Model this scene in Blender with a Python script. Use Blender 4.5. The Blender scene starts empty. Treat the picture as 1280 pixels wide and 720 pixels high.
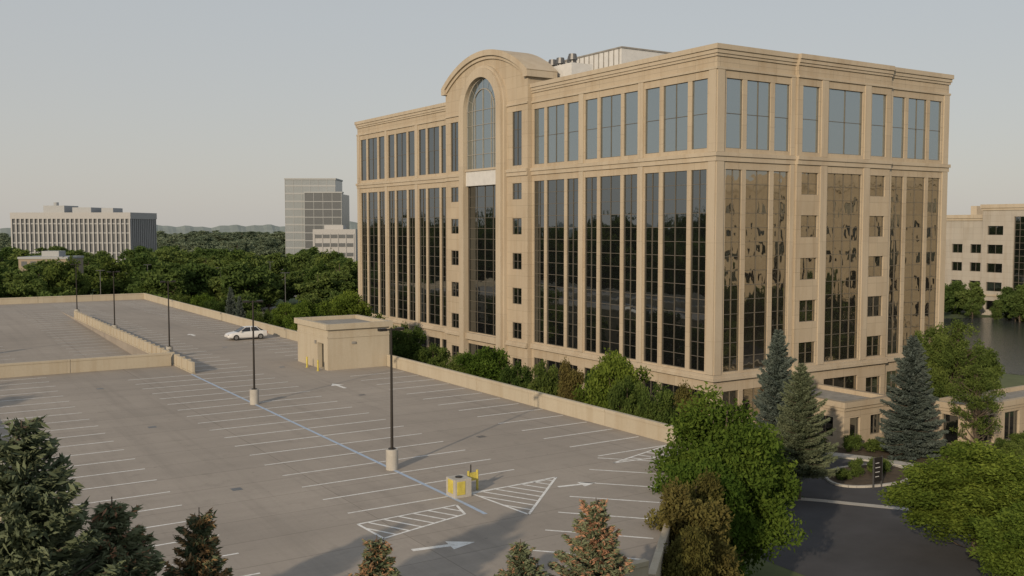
import bpy, math, random
import numpy as np
from mathutils import Vector
random.seed(7); rng=np.random.default_rng(7)
S=bpy.context.scene
COL=S.collection
# ------------------------------------------------------------------ materials
def nt(name):
    m=bpy.data.materials.new(name); m.use_nodes=True
    t=m.node_tree; b=t.nodes['Principled BSDF']; return m,t,b
def rgba(c,f=1): return (c[0]*f,c[1]*f,c[2]*f,1)
def noise(t,vec,scale,detail=5,rough=.6):
    n=t.nodes.new('ShaderNodeTexNoise'); n.inputs['Scale'].default_value=scale
    n.inputs['Detail'].default_value=detail; n.inputs['Roughness'].default_value=rough
    t.links.new(vec,n.inputs['Vector']); return n.outputs['Fac']
def maprange(t,v,a,b,c,d):
    n=t.nodes.new('ShaderNodeMapRange'); n.inputs[1].default_value=a;n.inputs[2].default_value=b
    n.inputs[3].default_value=c;n.inputs[4].default_value=d; t.links.new(v,n.inputs[0]); return n.outputs[0]
def mixc(t,f,a,b,blend='MIX'):
    n=t.nodes.new('ShaderNodeMix'); n.data_type='RGBA'; n.blend_type=blend
    for s,v in ((0,f),(6,a),(7,b)):
        if isinstance(v,(int,float)): n.inputs[s].default_value=v
        elif isinstance(v,tuple): n.inputs[s].default_value=v
        else: t.links.new(v,n.inputs[s])
    return n.outputs[2]
def pos(t,scale=(1,1,1)):
    g=t.nodes.new('ShaderNodeNewGeometry'); m=t.nodes.new('ShaderNodeMapping')
    m.inputs['Scale'].default_value=scale; t.links.new(g.outputs['Position'],m.inputs['Vector']); return m.outputs['Vector']
def bump(t,b,h,strength=.3,dist=.02):
    n=t.nodes.new('ShaderNodeBump'); n.inputs['Strength'].default_value=strength; n.inputs['Distance'].default_value=dist
    t.links.new(h,n.inputs['Height']); t.links.new(n.outputs[0],b.inputs['Normal'])
def simple(name,c,rough=.7,metal=0,var=.25,scale=1.5,c2=None,fine=14):
    m,t,b=nt(name); b.inputs['Roughness'].default_value=rough; b.inputs['Metallic'].default_value=metal
    p=pos(t); n=noise(t,p,scale); n2=noise(t,p,fine,3)
    a=mixc(t,maprange(t,n,.3,.7,0,1),rgba(c,1-var),rgba(c2 or c,1+var))
    a=mixc(t,maprange(t,n2,.3,.7,0,.35),a,rgba(c,.75))
    t.links.new(a,b.inputs['Base Color']); bump(t,b,n2,.25,.01); return m
def stone(name,c,joint=.55,bw=2.4,rh=1.37):
    m,t,b=nt(name); b.inputs['Roughness'].default_value=.85
    g=t.nodes.new('ShaderNodeNewGeometry'); s=t.nodes.new('ShaderNodeSeparateXYZ'); t.links.new(g.outputs['Position'],s.inputs[0])
    ad=t.nodes.new('ShaderNodeMath'); t.links.new(s.outputs[0],ad.inputs[0]); t.links.new(s.outputs[1],ad.inputs[1])
    cb=t.nodes.new('ShaderNodeCombineXYZ'); t.links.new(ad.outputs[0],cb.inputs[0]); t.links.new(s.outputs[2],cb.inputs[1])
    br=t.nodes.new('ShaderNodeTexBrick'); t.links.new(cb.outputs[0],br.inputs['Vector'])
    br.offset=0; br.inputs['Scale'].default_value=1; br.inputs['Brick Width'].default_value=bw; br.inputs['Row Height'].default_value=rh
    br.inputs['Mortar Size'].default_value=.018; br.inputs['Mortar Smooth'].default_value=.2; br.inputs['Bias'].default_value=0
    br.inputs['Color1'].default_value=rgba(c,1.05); br.inputs['Color2'].default_value=rgba(c,.93); br.inputs['Mortar'].default_value=rgba(c,joint)
    st=noise(t,pos(t,(1,1,.12)),.9,6,.65); bl=noise(t,pos(t),.16,4); fi=noise(t,pos(t),9,3)
    a=mixc(t,maprange(t,st,.46,.78,0,.6),br.outputs['Color'],(c[0]*.66,c[1]*.55,c[2]*.42,1))
    a=mixc(t,maprange(t,bl,.35,.7,0,.4),a,rgba((c[0]*1.08,c[1]*1.08,c[2]*1.12)))
    a=mixc(t,maprange(t,fi,.3,.7,0,.18),a,rgba(c,.6))
    t.links.new(a,b.inputs['Base Color']); bump(t,b,fi,.2,.01); return m
def glassm(name,c,metal=.9,rough=.02,wav=.25):
    m,t,b=nt(name); b.inputs['Base Color'].default_value=rgba(c); b.inputs['Metallic'].default_value=metal; b.inputs['Roughness'].default_value=rough
    h=noise(t,pos(t,(1,1,.6)),.55,2); bump(t,b,h,wav,.02); return m
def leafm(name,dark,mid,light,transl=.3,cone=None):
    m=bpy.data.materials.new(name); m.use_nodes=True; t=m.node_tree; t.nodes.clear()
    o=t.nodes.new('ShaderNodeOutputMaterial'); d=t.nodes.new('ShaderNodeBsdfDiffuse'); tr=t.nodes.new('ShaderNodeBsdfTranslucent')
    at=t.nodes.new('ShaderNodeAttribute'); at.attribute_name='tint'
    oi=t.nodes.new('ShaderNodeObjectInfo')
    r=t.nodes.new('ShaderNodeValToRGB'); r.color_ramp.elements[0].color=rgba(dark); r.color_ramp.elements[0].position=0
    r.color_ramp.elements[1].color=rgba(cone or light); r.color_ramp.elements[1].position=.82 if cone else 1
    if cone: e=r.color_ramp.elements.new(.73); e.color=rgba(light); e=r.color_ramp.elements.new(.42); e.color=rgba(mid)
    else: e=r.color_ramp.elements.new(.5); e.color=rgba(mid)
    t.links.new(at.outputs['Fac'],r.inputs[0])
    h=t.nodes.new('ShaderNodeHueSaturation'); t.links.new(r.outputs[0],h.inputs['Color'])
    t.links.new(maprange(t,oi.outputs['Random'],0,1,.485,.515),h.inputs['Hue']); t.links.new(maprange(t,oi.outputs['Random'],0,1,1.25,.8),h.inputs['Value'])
    t.links.new(h.outputs[0],d.inputs[0]); t.links.new(h.outputs[0],tr.inputs[0])
    mx=t.nodes.new('ShaderNodeMixShader'); mx.inputs[0].default_value=transl
    t.links.new(d.outputs[0],mx.inputs[1]); t.links.new(tr.outputs[0],mx.inputs[2]); t.links.new(mx.outputs[0],o.inputs[0]); return m
LIME=stone('limestone_panels',(.44,.37,.272))
TRIM=stone('limestone_trim',(.46,.395,.30),joint=.7,bw=3.1,rh=9)
PRE=stone('precast_concrete',(.44,.39,.30),joint=.6,bw=9,rh=20)
GL=glassm('coated_glass',(.205,.225,.235),.97,.02,.5)
GLT=glassm('coated_glass_top',(.36,.41,.43),.9,.06,.3)
GLG=glassm('coated_glass_gold_reflection',(.37,.355,.31),.96,.02,1.3)  # warm tint put into the glass colour for the side facade's gold reflections
MUL=simple('bronze_mullion',(.15,.132,.105),.45,.2,.1)
MULW=simple('pale_mullion',(.33,.31,.27),.5,0,.1)
ROOF=simple('roof_membrane',(.26,.25,.23),.9)
WHITEP=simple('white_panel',(.6,.6,.59),.6,0,.08)
GREYM=simple('grey_metal',(.16,.16,.16),.45,.6,.1)
DARKM=simple('dark_pole_metal',(.03,.026,.022),.5,.3,.1)
CONC=simple('pale_concrete',(.42,.4,.36),.9,0,.15,1.2)
YEL=simple('yellow_paint',(.55,.46,.09),.6,0,.25,3)
BARK=simple('bark',(.09,.07,.05),.95,0,.35,5)
MULCH=simple('mulch',(.075,.055,.035),1,0,.4,1.5)
def deckmat():
    m,t,b=nt('deck_concrete'); b.inputs['Roughness'].default_value=.9
    c=(.345,.305,.262)
    p=pos(t); big=noise(t,p,.07,5); st=noise(t,pos(t,(.12,1.4,1)),.5,6,.7); fi=noise(t,p,6,6,.7); sp=noise(t,p,.9,6,.75)
    a=mixc(t,maprange(t,big,.3,.7,0,1),rgba(c,.84),rgba(c,1.12))
    a=mixc(t,maprange(t,st,.45,.75,0,.4),a,rgba(c,.66)); a=mixc(t,maprange(t,sp,.55,.8,0,.55),a,(c[0]*.5,c[1]*.5,c[2]*.5,1))
    a=mixc(t,maprange(t,fi,.3,.7,0,.3),a,rgba(c,.7))
    tk=noise(t,pos(t,(1.2,.05,1)),1.0,4,.6); a=mixc(t,maprange(t,tk,.5,.72,0,.35),a,rgba(c,.6))
    sp2=noise(t,p,2.6,2,.5); a=mixc(t,maprange(t,sp2,.72,.78,0,.45),a,rgba(c,.4))
    br=t.nodes.new('ShaderNodeTexBrick'); t.links.new(p,br.inputs['Vector']); br.offset=0
    br.inputs['Scale'].default_value=1; br.inputs['Brick Width'].default_value=18.3; br.inputs['Row Height'].default_value=3.05
    br.inputs['Mortar Size'].default_value=.035; br.inputs['Mortar Smooth'].default_value=.5; br.inputs['Bias'].default_value=0
    br.inputs['Color1'].default_value=(1,1,1,1); br.inputs['Color2'].default_value=(.93,.93,.93,1); br.inputs['Mortar'].default_value=(.7,.69,.68,1)
    a=mixc(t,1.0,a,br.outputs['Color'],'MULTIPLY')
    t.links.new(a,b.inputs['Base Color']); bump(t,b,fi,.3,.01); return m
DECK=deckmat()
def paintm(name,c,under):
    m,t,b=nt(name); b.inputs['Roughness'].default_value=.8
    p=pos(t); a=mixc(t,maprange(t,noise(t,p,5,6,.8),.45,.65,0,.7),rgba(c),rgba(under)); t.links.new(a,b.inputs['Base Color']); return m
PW=paintm('white_line_paint',(.78,.78,.76),(.42,.4,.36)); PB=paintm('blue_line_paint',(.38,.48,.62),(.33,.34,.36))
ASPH=simple('asphalt',(.055,.055,.06),.9,0,.25,.3,fine=8)
def groundm():
    m,t,b=nt('ground_grass'); b.inputs['Roughness'].default_value=1
    p=pos(t); a=mixc(t,maprange(t,noise(t,p,.02,6),.4,.6,0,1),(.06,.09,.03,1),(.11,.13,.055,1))
    a=mixc(t,maprange(t,noise(t,p,.6,6),.4,.7,0,.5),a,(.05,.07,.025,1)); t.links.new(a,b.inputs['Base Color']); return m
GROUND=groundm()
def waterm():
    m,t,b=nt('pond_water'); b.inputs['Base Color'].default_value=(.05,.055,.05,1); b.inputs['Roughness'].default_value=.08; b.inputs['IOR'].default_value=1.33
    bump(t,b,noise(t,pos(t,(1,1,1)),1.4,4),1.0,.12); return m
WATER=waterm()
# ------------------------------------------------------------------ geometry helpers
class Geo:
    def __init__(s): s.v=[]; s.f=[]; s.m=[]
    def quad(s,a,b,c,d,m=0):
        i=len(s.v); s.v+= [tuple(a),tuple(b),tuple(c),tuple(d)]; s.f.append((i,i+1,i+2,i+3)); s.m.append(m)
    def poly(s,pts,m=0):
        i=len(s.v); s.v+=[tuple(p) for p in pts]; s.f.append(tuple(range(i,i+len(pts)))); s.m.append(m)
    def box(s,x0,x1,y0,y1,z0,z1,m=0):
        i=len(s.v)
        s.v+=[(x0,y0,z0),(x1,y0,z0),(x1,y1,z0),(x0,y1,z0),(x0,y0,z1),(x1,y0,z1),(x1,y1,z1),(x0,y1,z1)]
        for f in ((0,3,2,1),(4,5,6,7),(0,1,5,4),(1,2,6,5),(2,3,7,6),(3,0,4,7)):
            s.f.append(tuple(i+k for k in f)); s.m.append(m)
    def obox(s,O,T,Nn,a0,a1,n0,n1,z0,z1,m=0):
        i=len(s.v)
        def P(a,n,z): return (O[0]+T[0]*a+Nn[0]*n,O[1]+T[1]*a+Nn[1]*n,z)
        s.v+=[P(a0,n0,z0),P(a1,n0,z0),P(a1,n1,z0),P(a0,n1,z0),P(a0,n0,z1),P(a1,n0,z1),P(a1,n1,z1),P(a0,n1,z1)]
        for f in ((0,3,2,1),(4,5,6,7),(0,1,5,4),(1,2,6,5),(2,3,7,6),(3,0,4,7)):
            s.f.append(tuple(i+k for k in f)); s.m.append(m)
    def cyl(s,x,y,z0,z1,r0,r1=None,n=12,m=0):
        r1=r0 if r1 is None else r1; i=len(s.v)
        for k in range(n):
            a=2*math.pi*k/n; s.v.append((x+r0*math.cos(a),y+r0*math.sin(a),z0)); s.v.append((x+r1*math.cos(a),y+r1*math.sin(a),z1))
        for k in range(n):
            j=(k+1)%n; s.f.append((i+2*k,i+2*j,i+2*j+1,i+2*k+1)); s.m.append(m)
        s.f.append(tuple(i+2*k+1 for k in range(n))); s.m.append(m)
        s.f.append(tuple(i+2*k for k in reversed(range(n)))); s.m.append(m)
    def obj(s,name,mats,parent=None,bevel=0):
        me=bpy.data.meshes.new(name); me.from_pydata(s.v,[],s.f)
        for m in mats: me.materials.append(m)
        me.polygons.foreach_set('material_index',s.m); me.update()
        o=bpy.data.objects.new(name,me); COL.objects.link(o)
        if parent: o.parent=parent
        if bevel:
            b=o.modifiers.new('bevel','BEVEL'); b.width=bevel; b.segments=2; b.limit_method='ANGLE'
        return o
def empty(name,loc=(0,0,0)):
    e=bpy.data.objects.new(name,None); COL.objects.link(e); e.location=loc; return e
def facade(W,Gl,Mu,O,T,Nn,L,Z0,Z1,ops,rec=.4,wm=0,gm=None,mm=0,mw=.05):
    """wall with real openings. Nn = outward normal. ops: (a0,a1,z0,z1,nv,nh)"""
    def P(a,n,z): return (O[0]+T[0]*a+Nn[0]*n,O[1]+T[1]*a+Nn[1]*n,z)
    A=sorted(set([0,L]+[o[0] for o in ops]+[o[1] for o in ops])); Z=sorted(set([Z0,Z1]+[o[2] for o in ops]+[o[3] for o in ops]))
    def isop(a,z): return any(o[0]<a<o[1] and o[2]<z<o[3] for o in ops)
    for i in range(len(A)-1):
        for j in range(len(Z)-1):
            if not isop((A[i]+A[i+1])/2,(Z[j]+Z[j+1])/2):
                W.quad(P(A[i],0,Z[j]),P(A[i+1],0,Z[j]),P(A[i+1],0,Z[j+1]),P(A[i],0,Z[j+1]),wm)
    for (a0,a1,z0,z1,nv,nh) in ops:
        W.quad(P(a0,0,z0),P(a0,0,z1),P(a0,-rec-.05,z1),P(a0,-rec-.05,z0),wm); W.quad(P(a1,0,z0),P(a1,0,z1),P(a1,-rec-.05,z1),P(a1,-rec-.05,z0),wm)
        W.quad(P(a0,0,z0),P(a1,0,z0),P(a1,-rec-.05,z0),P(a0,-rec-.05,z0),wm); W.quad(P(a0,0,z1),P(a1,0,z1),P(a1,-rec-.05,z1),P(a0,-rec-.05,z1),wm)
        g_=(gm if gm is not None else 0) if z0<26 or gm is None else 1
        for i in range(nv):
            for j in range(nh):
                b0=a0+(a1-a0)*i/nv; b1=a0+(a1-a0)*(i+1)/nv; y0=z0+(z1-z0)*j/nh; y1=z0+(z1-z0)*(j+1)/nh
                ra,rz=random.gauss(0,.0035),random.gauss(0,.003)
                def J(a,z): return P(a,-rec+ra*(a-(b0+b1)/2)+rz*(z-(y0+y1)/2),z)
                Gl.quad(J(b0,y0),J(b1,y0),J(b1,y1),J(b0,y1),g_)
        for i in range(nv+1):
            a=a0+(a1-a0)*i/nv; w=mw; c=min(max(a,a0+w/2),a1-w/2)
            Mu.obox(O,T,Nn,c-w/2,c+w/2,-rec-.02,-rec+.07,z0,z1,mm)
        for j in range(nh+1):
            z=z0+(z1-z0)*j/nh; w=mw; c=min(max(z,z0+w/2),z1-w/2)
            Mu.obox(O,T,Nn,a0,a1,-rec-.02,-rec+.055,c-w/2,c+w/2,mm)
# ------------------------------------------------------------------ main office building
X0,X1,Y0,Y1=63.7,98.0,65.5,144.6; C=105.05; ZR=35.8
B=empty('office_building')
W=Geo();G=Geo();G2=Geo();M=Geo();M2=Geo();T_=Geo()
TZ=(6.1,24.7); UZ=(26.6,32.9); GZ=(1.3,4.3)
trip=[(66.7,68.75),(69.3,72.7),(73.25,75.35),(76.5,78.65),(79.15,82.55),(83.05,85.15),(86.35,88.45),(88.95,92.35),(92.85,94.9)]
tripL=trip+[(2*C-b,2*C-a) for a,b in trip]
ops=[]
for a,b in tripL:
    n=1 if b-a<2.5 else 2
    ops.append((a-Y0,b-Y0,TZ[0],TZ[1],2,14)); ops.append((a-Y0,b-Y0,UZ[0],UZ[1],n,2)); ops.append((a-Y0,b-Y0,GZ[0],GZ[1],2,2))
cs0,cs1=95.3,2*C-95.3
opsA=[o for o in ops if o[1]+Y0<cs0+.01]; opsB=[(o[0]-(cs1-Y0),o[1]-(cs1-Y0))+o[2:] for o in ops if o[0]+Y0>cs1-.01]
facade(W,G,M,(X0,Y0),(0,1),(-1,0),cs0-Y0,0,ZR,opsA,rec=.16,gm=0)
facade(W,G,M,(X0,cs1),(0,1),(-1,0),Y1-cs1,0,ZR,opsB,rec=.16)
SZ=[2.96,7.2,11.3,15.4,19.5,23.6]
PX=X0-.6; opc=[]
for a,b in ((96.6,98.6),(2*C-98.6,2*C-96.6)):
    for z in SZ: opc.append((a-cs0,b-cs0,z-.95,z+.95,2,2))
    opc.append((a-cs0,b-cs0,UZ[0],UZ[1],2,3))
R1=3.9
c0,c1=C-R1-cs0,C+R1-cs0
facade(W,G,M,(PX,cs0),(0,1),(-1,0),cs1-cs0,0,33.8,opc+[(c0,c1,TZ[0],24.5,4,14),(c0,c1,.3,4.6,4,2)],rec=.16)
RZc=40.9-16.67
def top(y): return RZc+math.sqrt(16.2**2-(y-C)**2)
ys=sorted(set([cs0+(cs1-cs0)*i/60 for i in range(61)]+[C-R1,C+R1]+[C-R1*math.cos(math.pi*k/32) for k in range(33)]))
for i in range(len(ys)-1):
    a,b=ys[i],ys[i+1]; m=(a+b)/2
    def bot(y): return 33.8+(math.sqrt(max(0,R1*R1-(y-C)**2)) if abs(m-C)<R1 else 0)
    W.quad((PX,a,bot(a)),(PX,b,bot(b)),(PX,b,top(b)),(PX,a,top(a)))
    W.quad((X0+3.1,a,34),(X0+3.1,b,34),(X0+3.1,b,top(b)),(X0+3.1,a,top(a)))
for y,s in ((cs0,-1),(cs1,1)):
    W.quad((PX,y,0),(X0+.02,y,0),(X0+.02,y,36.1),(PX,y,36.1))
    W.box(PX+.003,X0+3.1,min(y,y-s*.4)+.003,max(y,y-s*.4)-.003,35.0,37.4)
def arcband(Gm,r0,r1,cz,x0,x1,a0,a1,n,m=0,cy=C):
    for k in range(n):
        p=[]
        for a in (a0+(a1-a0)*k/n,a0+(a1-a0)*(k+1)/n):
            for r in (r0,r1): p.append((cy+r*math.sin(a),cz+r*math.cos(a)))
        (ay,az),(by,bz),(cy_,cz_),(dy,dz)=p
        Gm.quad((x0,ay,az),(x0,by,bz),(x0,dy,dz),(x0,cy_,cz_),m); Gm.quad((x1,ay,az),(x1,by,bz),(x1,dy,dz),(x1,cy_,cz_),m)
        Gm.quad((x0,by,bz),(x1,by,bz),(x1,dy,dz),(x0,dy,dz),m); Gm.quad((x0,ay,az),(x1,ay,az),(x1,cy_,cz_),(x0,cy_,cz_),m)
    for a in (a0,a1):
        Gm.quad(*[(x,cy+r*math.sin(a),cz+r*math.cos(a)) for x,r in ((x0,r0),(x0,r1),(x1,r1),(x1,r0))],m)
ha=math.asin(10.2/16.67)
arcband(T_,16.0,16.67,RZc,PX-.45,X0+3.3,-ha,ha,48)
arcband(T_,15.6,16.0,RZc,PX-.2,X0+.0,-ha*.99,ha*.99,48)
for s in (-1,1):
    ya,yb=sorted((C+s*9.3,C+s*10.2)); T_.box(PX-.44,X0+3.2,ya,yb,36.6,37.3)
arcband(T_,R1,5.0,33.8,PX-.75,PX+.15,-math.pi/2,math.pi/2,40)
arcband(T_,5.0,5.3,33.8,PX-.4,PX+.1,-math.pi/2,math.pi/2,40)
for s in (-1,1):
    ya,yb=sorted((C+s*R1,C+s*5.0)); T_.box(PX-.75,PX+.15,ya,yb,0,33.8)
    ya,yb=sorted((C+s*5.0,C+s*5.3)); T_.box(PX-.4,PX+.1,ya,yb,0,33.8)
gx=PX-.10
for j in range(4):
    for i in range(4):
        a=C-R1+2*R1*i/4; b=a+2*R1/4; z0=26.6+7.2*j/4; z1=z0+1.8; t=random.gauss(0,.003)
        G.quad((gx,a,z0),(gx-t,b,z0),(gx-t,b,z1),(gx,a,z1),1)
G.poly([(gx,C+R1*math.cos(math.pi*k/32),33.8+R1*math.sin(math.pi*k/32)) for k in range(33)],1)
arcband(M2,3.72,3.9,33.8,gx-.12,gx+.02,-math.pi/2,math.pi/2,32)
arcband(M2,2.5,2.6,33.8,gx-.1,gx+.02,-math.pi/2,math.pi/2,32)
for k in range(1,8):
    a=-math.pi/2+math.pi*k/8
    y_0,z_0=C+2.6*math.sin(a),33.8+2.6*math.cos(a); y_1,z_1=C+3.75*math.sin(a),33.8+3.75*math.cos(a); w=.03; cx,cz=math.cos(a)*w,-math.sin(a)*w
    M2.quad((gx-.08,y_0-cx,z_0-cz),(gx-.08,y_0+cx,z_0+cz),(gx-.08,y_1+cx,z_1+cz),(gx-.08,y_1-cx,z_1-cz))
for i in range(0,5):
    a=C-R1+2*R1*i/4; a=min(max(a,C-R1+.08),C+R1-.08); e=33.8+(2.55 if i==2 else (1.6 if i in(1,3) else 0)); M2.box(gx-.1,gx+.02,a-.03,a+.03,26.6,e)
for y in (C-2.55,C+2.55): M2.box(gx-.11,gx+.02,y-.03,y+.03,26.6,33.8)
for j in range(0,5): M2.box(gx-.09,gx+.02,C-R1,C+R1,26.6+1.8*j-.03,26.6+1.8*j+.03)
WP=Geo(); WP.box(PX-.35,PX+.01,C-R1,C+R1,24.55,26.5); WP.obj('spandrel_panel',[WHITEP],B)
T_.box(PX-.5,PX+.01,C-R1+.01,C+R1-.01,26.35,26.62); T_.box(PX-.5,PX+.01,C-R1+.01,C+R1-.01,5.2,6.0)
for a,b in [(65.5,66.4),(75.55,76.3),(85.35,86.15)]:
    for (p,q) in ((a,b),(2*C-b,2*C-a)):
        T_.box(X0-.13,X0+.02,p+.003,q,5.93,25.37,0); T_.box(X0-.13,X0+.02,p+.003,q,26.23,33.58,0)
# -------- right facade
opr=[]
mid=80.85
tr=[(64.9,66.95),(67.5,70.6),(71.15,73.15)]
tr=tr+[(2*mid-b,2*mid-a) for a,b in tr]
for a,b in tr:
    opr+= [(a-X0,b-X0,TZ[0],TZ[1],2,14),(a-X0,b-X0,UZ[0],UZ[1],2 if b-a>2.5 else 1,2),(a-X0,b-X0,1.6,4.3,2,2)]
r0,r1=73.9,2*mid-73.9
L1=[o for o in opr if o[1]+X0<r0]; L2=[(o[0]-(r1-X0),o[1]-(r1-X0))+o[2:] for o in opr if o[0]+X0>r1]
facade(W,G2,M,(X0,Y0),(1,0),(0,-1),r0-X0,0,ZR,L1,rec=.18,gm=0)
facade(W,G2,M,(r1,Y0),(1,0),(0,-1),X1-r1,0,ZR,L2,rec=.18,gm=0)
PY=Y0-.35; opm=[(78.3-r0,83.4-r0,TZ[0],TZ[1],4,14),(78.3-r0,83.4-r0,UZ[0],UZ[1],2,2),(78.3-r0,83.4-r0,1.6,4.4,3,2)]
for a,b in ((74.6,76.95),(2*mid-76.95,2*mid-74.6)):
    for z in SZ: opm.append((a-r0,b-r0,z-1.05,z+1.05,2,2))
    opm.append((a-r0,b-r0,UZ[0],UZ[1],1,2))
facade(W,G2,M,(r0,PY),(1,0),(0,-1),r1-r0,0,ZR,opm,rec=.22,gm=0)
for x in (r0,r1): W.quad((x,PY,0),(x,Y0+.02,0),(x,Y0+.02,ZR),(x,PY,ZR))
for a,b in ((63.7,64.6),(73.3,73.85),(2*mid-73.85,2*mid-73.3),(2*mid-64.6,98.0)):
    T_.box(a+.003,b-.003,Y0-.12,Y0+.02,5.93,25.37); T_.box(a+.003,b-.003,Y0-.12,Y0+.02,26.23,33.58)
for a,b in ((77.2,78.1),(2*mid-78.1,2*mid-77.2)):
    T_.box(a,b,PY-.12,PY+.02,5.93,25.37); T_.box(a,b,PY-.12,PY+.02,26.23,33.58)
W.quad((X1,Y0,0),(X1,Y1,0),(X1,Y1,ZR),(X1,Y0,ZR)); W.quad((X0,Y1,0),(X1,Y1,0),(X1,Y1,ZR),(X0,Y1,ZR))
def ring(z0,z1,p):
    T_.box(X0-p,X0+.03,Y0,cs0-.003,z0,z1); T_.box(X0-p,X0+.03,cs1+.003,Y1,z0,z1)
    T_.box(X0-p,X1+p,Y0-p,Y0,z0,z1); T_.box(X0-p,X1+p,Y1,Y1+p,z0,z1); T_.box(X1-.03,X1+p,Y0,Y1,z0,z1)
    T_.box(r0-.02,r1+.02,PY-p-.003,Y0-p,z0+.002,z1-.002)
def ringc(z0,z1,p):
    for s in (-1,1):
        ya,yb=sorted((C+s*5.32,C+s*9.75)); T_.box(PX-p,PX+.03,ya,yb,z0,z1)
for z0,z1,p in ((5.35,5.6,.3),(5.6,5.9,.2),(25.4,25.85,.15),(25.85,26.2,.27),(33.6,33.82,.15)): ring(z0,z1,p); ringc(z0,z1,p)
for z0,z1,p in ((34.75,35.0,.12),(35.0,35.35,.22),(35.35,35.8,.34)): ring(z0,z1,p)
RG=Geo(); RG.quad((X0+.4,Y0+.4,35.0),(X1-.4,Y0+.4,35.0),(X1-.4,Y1-.4,35.0),(X0+.4,Y1-.4,35.0))
RG.box(X0+.04,X0+.4,Y0+.04,Y1-.04,34,35.77); RG.box(X1-.4,X1-.04,Y0+.04,Y1-.04,34,35.77); RG.box(X0+.4,X1-.4,Y0+.04,Y0+.4,34,35.77); RG.box(X0+.4,X1-.4,Y1-.4,Y1-.04,34,35.77)
RG.obj('roof',[ROOF],B)
W.obj('walls',[LIME],B); G.obj('windows_glass',[GL,GLT],B); G2.obj('windows_side_glass',[GLG,GLT],B); M.obj('mullions',[MUL],B); M2.obj('arch_window_mullions',[MULW],B)
T_.obj('stone_trim',[TRIM],B)
PH=Geo(); PH.box(72.5,86,90.0,107,35.0,40.1); PH.box(74,86,91.5,107,40.1,40.5)
for k in range(17): PH.box(72.42,72.5,90.4+k*.95,90.5+k*.95,35.4,39.9,1)
PH.box(72.4,86.1,89.9,107.1,39.95,40.12,1)
for k,(x,y) in enumerate(((69,97.2),(69,98.8),(69.5,100.4),(69.5,95.6),(69.2,102.0),(68.6,94.2))):
    PH.cyl(x,y,35.0,38.9,.3,.3,12,2); PH.cyl(x,y,38.8,39.5,.6,.45,12,2)
PH.box(67.6,70.6,93.0,103.2,35,38.3,0)
PH.obj('rooftop_plant',[WHITEP,ROOF,GREYM],B)
IB=Geo(); IB.box(X0+1.2,X1-1,Y0+1.2,Y1-1,0,34.8); IB.obj('interior_core',[DARKM],B)
E=Geo();EG=Geo();EM=Geo()
def wing(x0,x1,y0,y1,h,opx,opy):
    facade(E,EG,EM,(x0,y0),(1,0),(0,-1),x1-x0,0,h,opx,.3); facade(E,EG,EM,(x0,y0),(0,1),(-1,0),y1-y0,0,h,opy,.3)
    E.quad((x1,y0,0),(x1,y1,0),(x1,y1,h),(x1,y0,h)); E.quad((x0,y1,0),(x1,y1,0),(x1,y1,h),(x0,y1,h))
    for a,b,c,d in ((x0-.25,x1+.25,y0-.25,y0+.3),(x0-.25,x1+.25,y1-.3,y1+.0),(x0-.25,x0+.3,y0+.3,y1-.3),(x1-.3,x1+.25,y0+.3,y1-.3)): E.box(a,b,c,d,h,h+.5)
    E.box(x0-.12,x1+.12,y0-.12,y1-.01,h-.3,h-.003,0); E.quad((x0+.3,y0+.3,h+.1),(x1-.3,y0+.3,h+.1),(x1-.3,y1-.3,h+.1),(x0+.3,y1-.3,h+.1),1)
wing(70.8,77,56.6,65.1,3.6,[(.8,2.2,.1,2.6,1,1),(3.6,5.2,.8,2.6,2,1)],[(1.2,3.2,.8,2.6,2,1),(4.8,7,.8,2.6,2,1)])
wing(80,96,50.5,54.5,3.3,[(1.2,3.6,.1,2.7,2,1),(5.2,7.6,.1,2.7,2,1),(9.2,11.6,.1,2.7,2,1),(13,15.4,.1,2.7,2,1)],[(1.2,2.8,.1,2.7,1,1)])
E.obj('entrance_wing',[LIME,ROOF],B); EG.obj('entrance_glass',[GL],B); EM.obj('entrance_frames',[MUL],B)
# ------------------------------------------------------------------ neighbouring buildings
def office(name,x0,x1,y0,y1,h,bay=7,win=4.6,fl=4.1,tall=True,wallm=LIME,glass=GL,base=0):
    e=empty(name); w=Geo();g=Geo();m=Geo()
    def ops(L):
        r=[];n=max(1,int(L//bay)); bw=L/n
        for i in range(n):
            c=(i+.5)*bw; nf=int((h-2)//fl)
            if tall and i%3==1: r.append((c-win/2,c+win/2,fl+.6,h-2.6,3,int((h-3-fl)/1.4)))
            else:
                for f in range(0,nf): r.append((c-win/2,c+win/2,f*fl+1.2,f*fl+3.2,2,1))
        return r
    facade(w,g,m,(x0,y0),(0,1),(-1,0),y1-y0,0,h,ops(y1-y0),.35,mw=.08); facade(w,g,m,(x0,y0),(1,0),(0,-1),x1-x0,0,h,ops(x1-x0),.35,mw=.08)
    facade(w,g,m,(x0,y1),(1,0),(0,1),x1-x0,0,h,ops(x1-x0),.35,mw=.08)
    w.quad((x1,y0,0),(x1,y1,0),(x1,y1,h),(x1,y0,h)); w.quad((x0+.3,y0+.3,h-.3),(x1,y0+.3,h-.3),(x1,y1-.3,h-.3),(x0+.3,y1-.3,h-.3))
    t=Geo()
    for z0,z1,p in ((h-.7,h+.1,.4),(h-1.2,h-.7,.2),(fl+.1,fl+.5,.2)):
        t.box(x0-p,x0,y0,y1,z0,z1); t.box(x0-p,x1+p,y0-p,y0,z0,z1); t.box(x0-p,x1+p,y1,y1+p,z0,z1)
    t.box(x0+6,x1-6,y0+6,y1-6,h-.3,h+2.2)
    w.obj('walls',[wallm],e); g.obj('glass',[glass],e); m.obj('mullions',[MUL],e); t.obj('cornice',[TRIM],e); return e
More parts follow.
